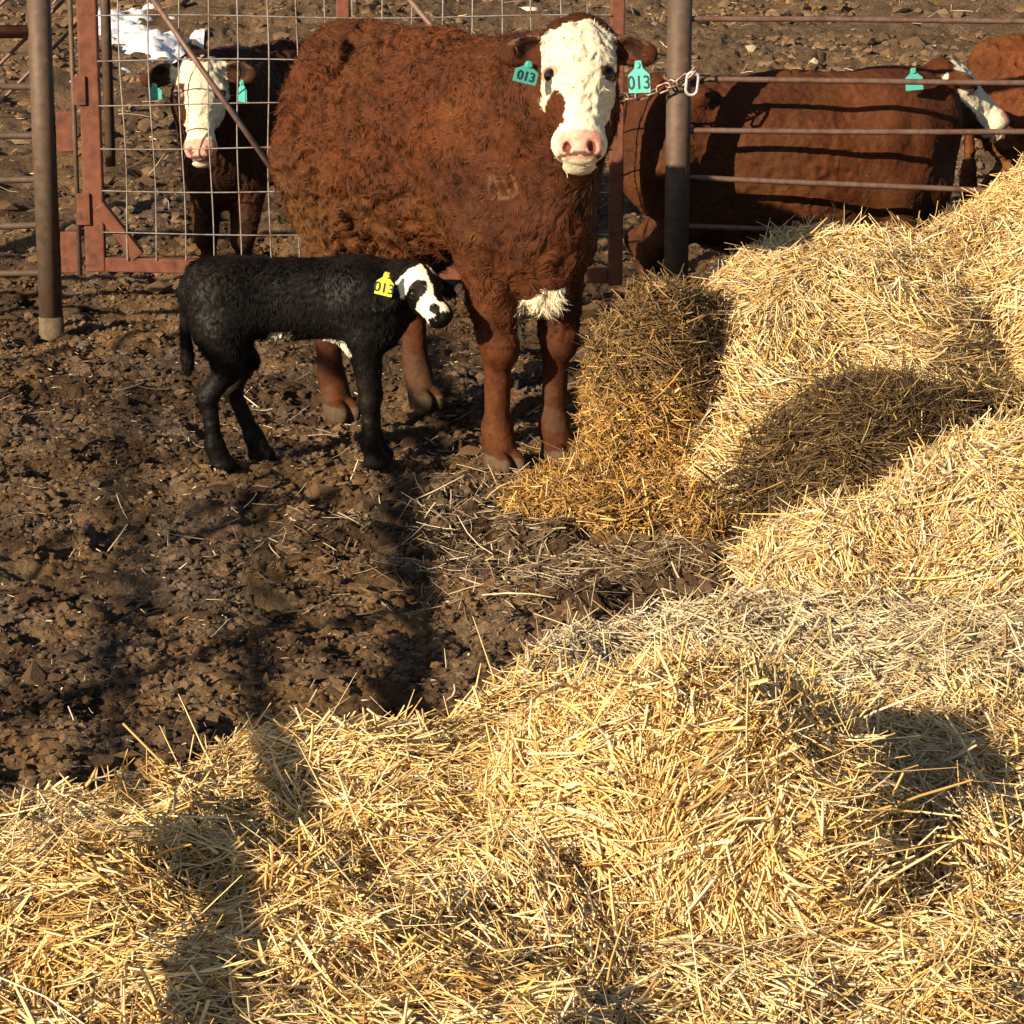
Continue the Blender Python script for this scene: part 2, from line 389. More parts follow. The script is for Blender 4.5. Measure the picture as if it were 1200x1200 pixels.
x, y = scatter(1500, -5, 5, 13, 22, lambda x, y: .5 + 0 * x, 81)
v3 = surf_straw(ground_z, x, y, .10, .006, .1, .015, MUDDY * 1.2, 82, 1.5)
x, y = scatter(7000, -2.4, 2.0, 6, 13, lambda x, y: (bed_in(x, y) < .05) * .6, 83)
v4 = surf_straw(ground_z, x, y, .016, .0045, .2, .012, MUDDY * 1.1, 84, 1.5)
V, Q, C = bundle([v1, v2, v3, v4])
link('scattered_straw', make_mesh('scattered_straw', V, Q, C, mats=[M_straw]), kind='stuff', label='single straws scattered over the mud')

# clods: irregular lumps lying over the trampled mud
def clods(n, x, y, size, seed, colf):
    bm = bmesh.new(); bmesh.ops.create_icosphere(bm, subdivisions=1, radius=1); bm.verts.ensure_lookup_table()
    tv = np.array([v.co[:] for v in bm.verts]); tf = np.array([[v.index for v in f.verts] for f in bm.faces]); bm.free()
    r = np.random.default_rng(seed); z = ground_z(x, y)
    s = size * r.lognormal(0, .5, n)
    K = len(tv); jit = 1 + r.normal(0, .28, (n, K, 1)); sc = s[:, None, None] * r.uniform(.6, 1.3, (n, 1, 3)) * np.array([1, 1, .62])
    a = r.uniform(0, 6.28, n); ca, sa = np.cos(a)[:, None], np.sin(a)[:, None]
    v = tv[None] * jit * sc
    vx = v[..., 0] * ca - v[..., 1] * sa; vy = v[..., 0] * sa + v[..., 1] * ca
    V = np.stack([vx + x[:, None], vy + y[:, None], v[..., 2] + (z + s * .12)[:, None]], -1).reshape(-1, 3)
    F = (tf[None] + (np.arange(n) * K)[:, None, None]).reshape(-1, 3)
    c = colf(x, y, z) * r.uniform(.75, 1.3, n)[:, None]
    return V, F, np.repeat(c, K, 0)
cp = lambda x, y: (bed_in(x, y) < .02) * sstep(-.7, .2, fbm(np.stack([x * 2.2, y * 2.2], -1), 3, 510)) * np.clip(1.4 - .06 * y, .2, 1)
x, y = scatter(95000, -2.6, 2.3, 6.2, 14.5, cp, 500)
A = clods(len(x), x, y, .0074, 501, mud_col)
x, y = scatter(16000, -5, 5, 13, 24, lambda x, y: sstep(-.3, .3, fbm(np.stack([x * 1.6, y * 1.6], -1), 3, 511)), 502)
B = clods(len(x), x, y, .019, 503, lambda x, y, z: mud_col(x, y, z) * 1.15)
x, y = scatter(160, -5, 5, 13, 24, lambda x, y: .5 + 0 * x, 504)
Cc = clods(len(x), x, y, .014, 505, lambda x, y, z: mud_col(x, y, z) * .0 + np.array([.42, .34, .25]))
V, Q, C = bundle([A, B, Cc])
link('mud_clods', make_mesh('mud_clods', V, Q, C, smooth=False, mats=[M_clod]), kind='stuff', label='crumbled mud clods on the trampled yard')

def patch(name, cx, cy, rx, ry, h, rot, label, cat, m=M_snow, seed=0):
    X, Y = np.meshgrid(np.arange(cx - rx * 1.6, cx + rx * 1.6, .03), np.arange(cy - ry * 1.6, cy + ry * 1.6, .03))
    t = blob(X, Y, cx, cy, rx, ry, h, 2, .9, seed, rot)
    t = t - .42 * h + .085 * fbm(np.stack([X * 8, Y * 5], -1), 4, 600 + seed, .6)
    zb = ground_z(X, Y); Z = base_z(X, Y) + t + .12 * fbm(np.stack([X * .7, Y * .7], -1), 3, 90) * sstep(13.5, 20, Y)
    V = np.stack([X, Y, np.maximum(Z, zb - .06)], -1).reshape(-1, 3); Q = grid_quads(*X.shape)
    keep = (Z > zb - .05).ravel(); Q = Q[keep[Q].any(1)]
    if not len(Q): return
    u, inv = np.unique(Q, return_inverse=True)
    link(name, make_mesh(name, V[u], inv.reshape(-1, 4), mats=[m]), kind='stuff', label=label)
def gat(px, py):   # point on the ground seen at a pixel of the photograph
    d = ray(px, py)
    Y = 4.0
    while Y < 60:
        t = Y / d[1]
        if CAMH + d[2] * t < float(base_z(np.array(d[0] * t), np.array(Y))): break
        Y += .03
    return d[0] * Y / d[1], Y
for i, (px, py, rx, ry, rot) in enumerate([(170, 48, .24, .85, .5)]):
    X0, Y0 = gat(px, py)
    patch('snow_patch', X0, Y0, rx, ry, .12, rot, 'melting snow patch on the slope behind the gate', 'snow', seed=i)

def stone(px, py, s, label, m=M_stone, seed=0):
    X0, Y0 = gat(px, py); r = np.random.default_rng(seed)
    bm = bmesh.new(); bmesh.ops.create_icosphere(bm, subdivisions=3, radius=1)
    for v in bm.verts:
        p = np.array(v.co[:]); k = 1 + .25 * float(fbm(p[None] * 1.3 + seed * 7, 3, 3)[0])
        v.co = Vector((p * k * np.array([1.25, .9, .6])).tolist()) * s
    me = bpy.data.meshes.new('stone'); bm.to_mesh(me); bm.free(); me.materials.append(m)
    for p in me.polygons: p.use_smooth = True
    o = link('stone', me, label=label, cat='stone'); o.location = (X0, Y0, float(ground_z(np.array(X0), np.array(Y0))) + s * .25); o.rotation_euler.z = seed
M_stone2 = mat('white_stone', (.75, .68, .55), .75, .3, n1=(30, .8, 1.1))
stone(82, 443, .026, 'small flat pale stone on the mud left of the black calf', M_stone2, 1)
stone(141, 635, .024, 'tan pebble alone on the dark mud at lower left', M_stone, 2)
stone(615, 8, .085, 'white rounded stone on the slope above the red cow\'s back', M_stone2, 3)
stone(478, 536, .035, 'tan stone lying by the black calf\'s front hoof', M_stone, 4)
stone(95, 411, .02, 'tiny cream stone on the mud near the left gate post', M_stone2, 5)

# ------------------------------------------------------------------ SDF animals
class Field:
    def __init__(s, lo, hi, h):
        s.lo = np.array(lo, float); s.h = h; s.n = np.ceil((np.array(hi) - s.lo) / h).astype(int) + 1
        s.F = np.full(s.n, 1.0, np.float32)
    def _sub(s, lo, hi, m):
        a = np.clip(np.floor((np.array(lo) - m - s.lo) / s.h).astype(int), 0, s.n); b = np.clip(np.ceil((np.array(hi) + m - s.lo) / s.h).astype(int) + 1, 0, s.n)
        sl = tuple(slice(i, j) for i, j in zip(a, b))
        g = np.meshgrid(*[s.lo[i] + s.h * np.arange(a[i], b[i]) for i in range(3)], indexing='ij', sparse=True)
        return sl, [q.astype(np.float32) for q in g]
    def _mix(s, sl, d, k, sub):
        f = s.F[sl]
        if sub:
            h = np.clip(k - np.abs(f + d), 0, None); s.F[sl] = np.maximum(f, -d) + h * h / (4 * k)
        else:
            h = np.clip(k - np.abs(f - d), 0, None); s.F[sl] = np.minimum(f, d) - h * h / (4 * k)
    def cone(s, a, b, ra, rb, k=.05, sub=False, sq=None):
        a = np.array(a, float); b = np.array(b, float); r = max(ra, rb)
        sl, (X, Y, Z) = s._sub(np.minimum(a, b) - r, np.maximum(a, b) + r, k * 1.5 + .05)
        ab = b - a; L2 = (ab ** 2).sum() + 1e-9
        t = np.clip(((X - a[0]) * ab[0] + (Y - a[1]) * ab[1] + (Z - a[2]) * ab[2]) / L2, 0, 1)
        d = np.sqrt((X - a[0] - t * ab[0]) ** 2 + (Y - a[1] - t * ab[1]) ** 2 + (Z - a[2] - t * ab[2]) ** 2) - (ra + (rb - ra) * t)
        s._mix(sl, d, k, sub)
    def ell(s, c, r, axes=None, k=.05, sub=False):
        c = np.array(c, float); r = np.array(r, float); A = np.eye(3) if axes is None else np.array(axes, float)
        ext = np.sqrt(((A.T * r) ** 2).sum(1))
        sl, (X, Y, Z) = s._sub(c - ext, c + ext, k * 1.5 + .05)
        X, Y, Z = X - c[0], Y - c[1], Z - c[2]
        q = [A[i][0] * X + A[i][1] * Y + A[i][2] * Z for i in range(3)]
        k0 = np.sqrt(sum((q[i] / r[i]) ** 2 for i in range(3))); k1 = np.sqrt(sum((q[i] / r[i] ** 2) ** 2 for i in range(3))) + 1e-6
        s._mix(sl, k0 * (k0 - 1) / k1, k, sub)
    def mesh(s):
        g = vdb.FloatGrid(background=.06); g.copyFromArray(np.clip(s.F, -.06, .06).astype(np.float32))
        p, q = g.convertToQuads(isovalue=0.0)
        return p * s.h + s.lo, q
def vnormals(V, Q):
    n = np.cross(V[Q[:, 2]] - V[Q[:, 0]], V[Q[:, 3]] - V[Q[:, 1]]); N = np.zeros_like(V)
    for k in range(4): np.add.at(N, Q[:, k], n)
    return nrm(N)

def fur_on(V, Q, N, C, n, length, width, seed, curl=1.0, flow=(-.5, 0, -.8), mask=None, lift=.45, vlen=None, bright=1.0):
    r = np.random.default_rng(seed)
    ar = np.linalg.norm(np.cross(V[Q[:, 2]] - V[Q[:, 0]], V[Q[:, 3]] - V[Q[:, 1]]), axis=1)
    if mask is not None: ar = ar * mask[Q].mean(1)
    i = r.choice(len(Q), n, p=ar / ar.sum()); w = r.dirichlet([1, 1, 1, 1], n)
    P = (V[Q[i]] * w[..., None]).sum(1); Nn = nrm((N[Q[i]] * w[..., None]).sum(1)); c = C[Q[i, 0]]
    F = np.array(flow)[None] + curl * 2.2 * np.stack([fbm(P * 9, 2, seed + j * 31) for j in range(3)], -1) + .14 * r.normal(0, 1, (n, 3))
    F = nrm(F - Nn * (F * Nn).sum(-1, keepdims=True))
    if vlen is not None:
        tf_ = (vlen[Q[i, 0]] > 1.3)[:, None]; F = np.where(tf_, nrm(np.array([0, -.1, -1.0]) + .3 * r.normal(0, 1, (n, 3))), F)
    D = nrm(F + Nn * r.uniform(lift * .4, lift * 1.4, n)[:, None])
    B = nrm(np.cross(F, Nn) * np.sign(fbm(P * 9, 1, seed + 7))[:, None] * curl - Nn * .6)
    Ln = length * r.lognormal(0, .3, n) * (1 if vlen is None else vlen[Q[i, 0]])
    V2, Q2 = strands(P - Nn * .003, D, B, Ln, width * r.uniform(.7, 1.3, n), .45 * curl * r.uniform(.5, 1.2, n), rings=3, taper=(1, .85, .25), flat=.8)
    cc = c * (r.lognormal(0, .30, n) * (1 + .8 * np.clip(fbm(P * 26, 2, seed + 3), -.6, 1)))[:, None] * bright
    return V2, Q2, np.repeat(cc, 9, 0)

def text_mesh(txt, size, m):
    cu = bpy.data.curves.new('tag_number', 'FONT'); cu.body = txt; cu.size = size; cu.extrude = .0006; cu.align_x = 'CENTER'; cu.align_y = 'CENTER'; cu.offset = size * .012
    o = bpy.data.objects.new('t', cu); COL.objects.link(o)
    dg = bpy.context.evaluated_depsgraph_get(); me = bpy.data.meshes.new_from_object(o.evaluated_get(dg)); bpy.data.objects.remove(o)
    me.materials.clear(); me.materials.append(m); return me
def ear_tag(parent, pos, right, up, m, w=.075, h=.085, txt='013', inv=None):
    """tag centred at pos (world), its face along right x up (world)"""
    pts = [(-.5, -.5), (.5, -.5), (.5, .12), (.2, .35), (.13, .62), (-.13, .62), (-.2, .35), (-.5, .12)]
    bm = bmesh.new(); f = bm.faces.new([bm.verts.new((a * w, b * h, -.001)) for a, b in pts])
    ex = bmesh.ops.extrude_face_region(bm, geom=[f]); bmesh.ops.translate(bm, vec=(0, 0, .002), verts=[g for g in ex['geom'] if isinstance(g, bmesh.types.BMVert)])
    b2 = bmesh.ops.create_cone(bm, cap_ends=True, segments=14, radius1=.012, radius2=.009, depth=.008)
    bmesh.ops.translate(bm, verts=b2['verts'], vec=(0, h * .46, .004))
    bmesh.ops.recalc_face_normals(bm, faces=bm.faces)
    me = bpy.data.meshes.new('ear_tag'); bm.to_mesh(me); bm.free(); me.materials.append(m)
    right = Vector(right).normalized(); up = Vector(up); up = (up - right * up.dot(right)).normalized(); z = right.cross(up)
    Mw = Matrix(((right.x, up.x, z.x, pos[0]), (right.y, up.y, z.y, pos[1]), (right.z, up.z, z.z, pos[2]), (0, 0, 0, 1)))
    o = link('ear_tag', me, parent); o.matrix_local = inv @ Mw
    if txt:
        t = link('tag_number', text_mesh(txt, h * .66, M_ink), o); t.location = (0, -h * .16, .0022)
    return o

def local_of(Wp, yaw):
    c, s = math.cos(yaw), math.sin(yaw)
    return lambda p: np.array([(p[0] - Wp[0]) * c + (p[1] - Wp[1]) * s, -(p[0] - Wp[0]) * s + (p[1] - Wp[1]) * c, p[2] - Wp[2]])

def cow(name, label, Wp, yaw, S, head, U, Fv, coat, seed, h=.008, nfur=60000, legs=True, kind='red', cat='cow', brand=None, blen=.90, lumpy=True, deep=False, face=(.78, .70, .52), tags=(True, True), furlen=.026, rear=(-1.08, 0), hs=None):
    """Wp world origin (between front hooves), yaw heading, S size, head poll world position, U face direction down the nose (world), Fv face outward (world)"""
    L = local_of(Wp, yaw); rotl = lambda v: L(np.array(v) + np.array(Wp))
    P0 = L(np.array(head)) / S; U = nrm(rotl(U)); Fv = rotl(Fv); Fv = nrm(Fv - U * (Fv * U).sum()); Rr = np.cross(U, Fv)   # Rr = viewer's right when facing the face
    hs = (hs or 1.0); lump = 1.0 if lumpy else .35
    H = lambda r, u, f: P0 + hs * (Rr * r + U * u + Fv * f)
    ax = [Rr, U, Fv]
    lo = np.minimum([-1.72 if blen < 1 else -1.95, -.5, -.03], P0 - .55); hi = np.maximum([.45, .5, 1.62], P0 + .5)
    f = Field(lo, hi, h / S)
    X = lambda v: v if v > -.3 else -.3 + (v + .3) * blen
    f.ell((X(-.60), 0, 1.045), (.70, .30, .365)); f.ell((-.08, 0, 1.06), (.34, .22, .37), k=.10)
    f.ell((X(-1.18), 0, 1.15), (.32, .26, .28), k=.10)
    f.cone((X(-1.38), 0, 1.30), (X(-.6), 0, 1.30), .12, .13, k=.1); f.cone((X(-.6), 0, 1.30), (.0, 0, 1.33), .13, .12, k=.1)
    for s in (-1, 1):
        f.ell((-.04, s * .15, 1.02), (.19, .11, .32), k=.1)
        f.ell((X(-1.18), s * .17, .98), (.25, .12, .30), k=.08)
        rx, ry = rear
        f.cone((X(-1.16), s * .18, .95), (X(-1.10) + rx + 1.08, s * .2, .66), .19, .105, k=.06)
        f.cone((X(-1.10) + rx + 1.08, s * .2, .66), (X(-1.26) + rx + 1.08, s * .19, .50), .095, .062, k=.04)
        f.ell((X(-1.29) + rx + 1.08, s * .19, .515), (.05, .045, .06), k=.03)
        f.cone((X(-1.25) + rx + 1.08, s * .19, .48), (X(-1.20) + rx + 1.08, s * .185, .17), .052, .046, k=.03)
        f.cone((X(-1.20) + rx + 1.08, s * .185, .16), (X(-1.15) + rx + 1.08, s * .185, .07), .054, .055, k=.02)
        f.ell((X(-1.11) + rx + 1.08, s * .185 - .026, .035), (.075, .034, .05), k=.012); f.ell((X(-1.11) + rx + 1.08, s * .185 + .026, .035), (.075, .034, .05), k=.012)
        f.cone((-.03, s * .14, .84), (.02, s * .125, .47), .115, .068, k=.06)
        f.ell((.032, s * .122, .43), (.068, .066, .072), k=.02); f.ell((.075, s * .122, .44), (.024, .030, .040), k=.02)
        f.cone((.012, s * .12, .40), (.005, s * .118, .15), .046, .043, k=.02)
        f.cone((.005, s * .118, .15), (.03, s * .118, .07), .056, .056, k=.02)
        f.ell((.055, s * .118 - .028, .035), (.075, .034, .05), k=.012); f.ell((.055, s * .118 + .028, .035), (.075, .034, .05), k=.012)
        for q in (-.02, .02): f.ell((-.05, s * .118 + q, .10), (.018, .014, .02), k=.01)
    for s in (-1, 1):
        f.ell((X(-.98), s * .36, 1.17), (.13, .09, .17), k=.12, sub=True)
        f.ell((X(-1.02), s * .19, 1.345), (.07, .05, .045), k=.06)
        f.ell((.0, s * .33, 1.18), (.05, .09, .26), k=.10, sub=True)
    if deep: f.ell((X(-.62), 0, .86), (.66, .30, .44), k=.12)
    f.ell((.10, 0, .84), (.16, .16, .22), k=.08); f.ell((.15, 0, .70), (.09, .08, .12), k=.06)
    nb = H(0, .12, -.20)
    f.cone((-.10, 0, 1.15), nb * .5 + np.array([.05, 0, .60]), .26, .19, k=.12); f.cone(nb * .5 + np.array([.05, 0, .60]), nb, .19, .105, k=.08)
    f.cone(H(0, .03, -.14), (-.08, 0, 1.26), .085, .18, k=.10)
    f.cone(H(0, .25, -.20), (.18, 0, .82), .06, .10, k=.1)
    # udder and tail
    f.ell((X(-.96), 0, .63), (.15, .13, .10), k=.06)
    for a in (-.05, .05):
        for b in (-.05, .05): f.cone((X(-.93) + a, b, .58), (X(-.93) + a, b * 1.1, .50), .016, .012, k=.012)
    f.cone((X(-1.47), 0, 1.33), (X(-1.54), .0, 1.12), .05, .035, k=.05); f.cone((X(-1.54), 0, 1.12), (X(-1.53), 0, .72), .03, .022, k=.03); f.ell((X(-1.53), 0, .55), (.045, .045, .16), k=.04)
    # head
    f.ell(H(0, .11, -.055), (.128, .150, .110), ax, k=.06); f.ell(H(0, .01, -.06), (.092, .055, .075), ax, k=.05)
    f.cone(H(0, .15, -.055), H(0, .40, -.040), .098, .066, k=.05)
    f.ell(H(0, .43, -.045), (.090, .070, .072), ax, k=.04); f.ell(H(0, .462, -.02), (.075, .045, .05), ax, k=.02)
    f.cone(H(0, .16, -.16), H(0, .42, -.105), .075, .050, k=.05); f.ell(H(0, .495, -.085), (.055, .028, .045), ax, k=.015)
    for s in (-1, 1):
        f.ell(H(s * .065, .21, -.12), (.05, .11, .085), ax, k=.04)
        f.ell(H(s * .098, .155, -.035), (.036, .03, .04), ax, k=.03)
        f.ell(H(s * .104, .180, .004), (.020, .019, .020), ax, k=.012, sub=True)
        f.ell(H(s * .045, .462, .028), (.014, .020, .022), nrm(np.array([Rr + s * -.6 * U, U + s * .6 * Rr, Fv])), k=.012, sub=True)
        # ear: leaf with a hollow front
        ed = nrm(Rr * s * .95 + U * .26 + Fv * .06); ev = nrm(U - ed * (U * ed).sum()); en = np.cross(ed, ev); en = en * np.sign((en * Fv).sum())
        eb = H(s * .098, .045, -.055)
        f.cone(eb, eb + ed * .07 * hs, .038, .034, k=.03)
        f.ell(eb + ed * .095 * hs, (.092 * hs, .056 * hs, .034 * hs), [ed, ev, en], k=.02)
        f.ell(eb + ed * .085 * hs + en * .030 * hs + ev * .012, (.066 * hs, .038 * hs, .038 * hs), [ed, ev, en], k=.010, sub=True); f.ell(eb + ed * .15 * hs, (.03 * hs, .03 * hs, .018 * hs), [ed, ev, en], k=.03)
    f.ell(H(0, .487, -.055), (.075, .006, .05), ax, k=.008, sub=True)
    V, Q = f.mesh(); N = vnormals(V, Q)
    # face coordinates of every vertex
    d = (V - P0) / hs; r_, u_, f_ = d @ Rr, d @ U, d @ Fv
    nz = fbm(V * 6, 3, seed); nz2 = fbm(V * 17, 3, seed + 9)
    onhead = (np.abs(r_) < .135 + 0 * r_) & (f_ > -.16 - .02 * nz) & (u_ > -.14) & (u_ < .56) & (f_ < .16)
    C = np.array(coat)[None] * (1 + .30 * nz + .25 * nz2)[:, None]
    C = C * (1 + .40 * fbm(V * 3.2, 3, seed + 60))[:, None]
    gold = np.array([.30, .125, .032]) * np.clip(sum(coat) / .30, .3, 1)
    tg = np.exp(-((V[:, 0] + 1.02) / .28) ** 2 - ((V[:, 2] - .72) / .22) ** 2) * .75
    tg = np.clip(tg + .45 * sstep(.05, .5, fbm(V * 4.5, 3, seed + 77)) * (1 - onhead), 0, 1)
    C = C * (1 - tg[:, None]) + gold * tg[:, None]
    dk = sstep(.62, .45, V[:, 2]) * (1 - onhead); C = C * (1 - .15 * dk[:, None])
    white = onhead & (u_ > .015 + .05 * nz2) & (f_ > (-.115 if kind != 'patch' else -.15) - .03 * nz)
    if kind == 'red': white &= ~(((r_ - .088) / (.034 + .01 * nz)) ** 2 + ((u_ - .315) / .075) ** 2 < 1)
    if kind == 'patch': white &= ~((r_ > .05 + .03 * nz) & (u_ > .13) & (u_ < .30))
    jaw = onhead & (u_ > .40) & (f_ > -.15); white |= jaw
    if kind == 'red': white |= (np.abs(V[:, 1] + .035) < .036) & (V[:, 0] > .04) & (V[:, 2] < .68 + .04 * nz) & (V[:, 2] > .50)
    wc = np.array(face)[None] * (1 + .10 * nz2)[:, None] * (1 - .10 * sstep(.30, .10, u_))[:, None]
    C = np.where(white[:, None], wc, C)
    pk = (u_ > .405) & (u_ < .483 + .02 * (np.abs(r_) < .05)) & (np.abs(r_) < .078) & (f_ > -.035) & onhead
    C = np.where(pk[:, None], np.array([.66, .34, .26])[None] * (1 + .1 * nz2)[:, None], C)
    for s in (-1, 1):
        C = np.where((((r_ - s * .045) / .017) ** 2 + ((u_ - .463) / .021) ** 2 + ((f_ - .02) / .03) ** 2 < 1)[:, None], np.array([.16, .05, .04]), C)
        rim = (((r_ - s * .104) / .032) ** 2 + ((u_ - .180) / .024) ** 2 < 1) & (f_ > -.07)
        C = np.where(rim[:, None], np.array([.10, .05, .035]) if s < 0 else np.array([.45, .27, .2]), C)
    C = np.where((onhead & (np.abs(u_ - .489) < .006) & (f_ > -.12))[:, None], np.array([.12, .07, .05]), C)
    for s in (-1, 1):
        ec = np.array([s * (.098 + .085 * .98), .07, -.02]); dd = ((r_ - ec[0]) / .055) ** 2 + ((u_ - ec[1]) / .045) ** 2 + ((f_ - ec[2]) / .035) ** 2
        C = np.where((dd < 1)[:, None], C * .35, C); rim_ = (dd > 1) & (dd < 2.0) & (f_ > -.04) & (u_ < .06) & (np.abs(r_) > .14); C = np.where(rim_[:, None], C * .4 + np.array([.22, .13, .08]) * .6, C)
    ear = (np.abs(r_) > .13) & (u_ > -.1) & (u_ < .2) & (np.abs(f_ + .04) < .1)
    C = C * (1 + .45 * fbm(V * 28, 2, seed + 15) * ((V[:, 2] < .6) & ~onhead))[:, None]
    dirt = (sstep(.0, .35, fbm(V * 12, 3, seed + 19)) * sstep(.50, .08, V[:, 2]) * .75 * ~onhead)[:, None]; C = C * (1 - dirt) + dirt * np.array([.090, .048, .024])
    if brand:
        cw, sw = math.cos(yaw), math.sin(yaw); Xw = Wp[0] + S * (V[:, 0] * cw - V[:, 1] * sw); Yw = Wp[1] + S * (V[:, 0] * sw + V[:, 1] * cw)
        bx_, by_ = topx(Xw, Yw, Wp[2] + S * V[:, 2]); dm = np.full(len(V), 99.0)
        for sg in brand:
            for (x0_, y0_), (x1_, y1_) in zip(sg[:-1], sg[1:]):
                ll = (x1_ - x0_) ** 2 + (y1_ - y0_) ** 2; tt = np.clip(((bx_ - x0_) * (x1_ - x0_) + (by_ - y0_) * (y1_ - y0_)) / ll, 0, 1)
                dm = np.minimum(dm, np.hypot(bx_ - x0_ - tt * (x1_ - x0_), by_ - y0_ - tt * (y1_ - y0_)))
        mk = (dm < 1.7) & (V[:, 1] < 0) & ~onhead; C = np.where(mk[:, None], C * .5 + np.array([.20, .11, .06]) * .6, C)
    else: mk = np.zeros(len(V), bool)
    C = np.where((V[:, 2] < .062 + .01 * nz2)[:, None], np.array([.115, .075, .045]) * (1 + .3 * nz2[:, None]), C)
    ud = (V[:, 2] < .60) & (np.abs(V[:, 0] - X(-.93)) < .12) & (np.abs(V[:, 1]) < .09) & (V[:, 2] > .45); C = np.where(ud[:, None], np.array([.34, .17, .11]), C)
    C = np.where(((V[:, 0] < -1.44) & (V[:, 0] > -1.6) & (V[:, 2] < .5) & (V[:, 2] > .2) | (np.abs(V[:, 0] + 1.46) < .03) & (V[:, 2] < 1.05) & (V[:, 2] > .95))[:, None] & (np.abs(V[:, 1]) < .12)[:, None], np.array([.62, .5, .36]), C)
    # curls and wrinkles in the coat
    wp = V + .06 * np.stack([fbm(V * 9, 2, seed + 40 + j) for j in range(3)], -1)
    flank = sstep(-.10, -.35, V[:, 0]) * (1 - onhead)
    st = np.array([1, 1, .35])
    rg = np.where(onhead, 1 - np.abs(fbm(wp * 26, 3, seed + 70)) * 3.0, flank * (1 - np.abs(fbm(wp * 13, 4, seed + 71, .6)) * 3.6) + (1 - flank) * .8 * (1 - np.abs(fbm(wp * 30 * st, 3, seed + 72)) * 3))
    body = (V[:, 2] > .45) & ~pk & (u_ < .38) | ~onhead & (V[:, 2] > .45)
    amp = np.where(onhead, .004, (.007 + .012 * flank) * lump) * body * (1 - ear) + .0012
    V = V + N * (amp * np.clip(rg, -.9, 1))[:, None]
    N = vnormals(V, Q)
    root = empty(name, Wp, yaw, label=label, cat=cat); root.scale = (S, S, S)
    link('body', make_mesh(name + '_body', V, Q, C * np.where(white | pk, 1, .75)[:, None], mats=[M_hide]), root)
    mask = np.where(onhead, np.where(u_ < .30, .8, .12) * ~pk * ((np.abs(np.abs(r_) - .103) > .032) | (np.abs(u_ - .183) > .035)), 1.0) * (V[:, 2] > .09)
    mask = np.where((V[:, 2] < .5) & ~onhead, 1.1 * (V[:, 2] > .075), mask)
    mask = mask * np.where(onhead, 1, 1 - flank * (1 - (.12 + .88 * np.clip(rg + .2, 0, 1))))
    vlen = np.where(onhead, .55, 1.0) * np.where((V[:, 2] < .5) & ~onhead, .4, 1.0) * np.where(ear, .6, 1)
    vlen = np.where(white & ~onhead, 1.5, vlen); vlen = np.where(mk, .5, vlen)
    if nfur:
        v, q, c = fur_on(V, Q, N, C, nfur, furlen, .0036 * (.9 / S), seed + 90, curl=1.7, lift=.32, mask=mask, vlen=vlen)
        link('coat_hair', make_mesh('coat_hair', v, q, c, mats=[M_fur]), root)
    bm = bmesh.new(); bmesh.ops.create_uvsphere(bm, u_segments=20, v_segments=12, radius=.024); em = bpy.data.meshes.new('eye'); bm.to_mesh(em); bm.free(); em.materials.append(M_eye)
    for p in em.polygons: p.use_smooth = True
    for s in (-1, 1):
        e = link('eye', em, root); e.location = H(s * .101, .180, -.012)
    inv = Matrix.LocRotScale(Vector(Wp), Matrix.Rotation(yaw, 3, 'Z'), Vector((S, S, S))).inverted()
    return root, inv, H

# main cow
fwd = math.atan2(-.84, .54)
c1, inv1, H1 = cow('cow', 'curly red cow with a white face standing beside the black calf, looking at the camera', (.045, 10.0, -.018), fwd, 1.0,
    (.218, 9.66, 1.533), (0, -.46, -.88), (0, -.88, .46), (.086, .0235, .0055), 20, h=.0065, nfur=130000, rear=(-1.02, 0), cat='cow', hs=.905, brand=[[(575, 208), (573, 219), (574, 231), (585, 231), (582, 214), (579, 206)], [(586, 202), (591, 212), (597, 226)], [(599, 204), (604, 215), (607, 226), (600, 231), (584, 233)]])
ear_tag(c1, at(617, 86, 9.50), (1, .35, -.28), (.10, 0, 1), M_teal, .080, .064, '013', inv1)
ear_tag(c1, at(749, 92, 9.50), (.8, -.6, .10), (-.10, .1, 1), M_teal, .085, .092, '013', inv1)
# cow behind the gate; its body shade is put into a darker coat colour
c2, inv2, H2 = cow('cow', 'red white-faced cow with shade put into its coat colour, looking out through the wire mesh gate at left', (-1.27, 12.98, -.04), math.atan2(-.88, -.48), .80,
    at(231, 67, 12.66), (.04, -.35, -.93), (0, -.93, .35), (.052, .017, .007), 33, h=.009, nfur=30000, kind='patch', hs=1.12)
ear_tag(c2, at(181, 108, 12.55), (1, 0, 0), (-.1, 0, 1), M_teal, .062, .062, None, inv2)
ear_tag(c2, at(284, 108, 12.6), (.6, -.8, 0), (.0, 0, 1), M_teal, .07, .085, None, inv2)
# cows behind the rod fence
c3, inv3, H3 = cow('cow', 'red cow standing side-on behind the rod fence, its head turned away to the right', (1.70, 12.84, -.10), R(5), .80,
    at(1106, 72, 12.95), (.72, .18, -.66), (.62, .2, .75), (.088, .025, .007), 44, h=.010, nfur=30000, kind='plain', hs=1.05, furlen=.014, blen=1.15, lumpy=False, deep=True)
ear_tag(c3, at(1071, 94, 12.62), (1, 0, .1), (.15, 0, 1), M_teal, .075, .085, None, inv3)
c4, inv4, H4 = cow('cow', 'orange-red cow whose back shows at the top right corner beyond the rod fence', (3.20, 13.95, .02), R(10), .76,
    (3.7, 14.1, 1.10), (.75, .2, -.6), (.6, .1, .8), (.15, .043, .011), 55, h=.012, nfur=12000, kind='plain', furlen=.02)

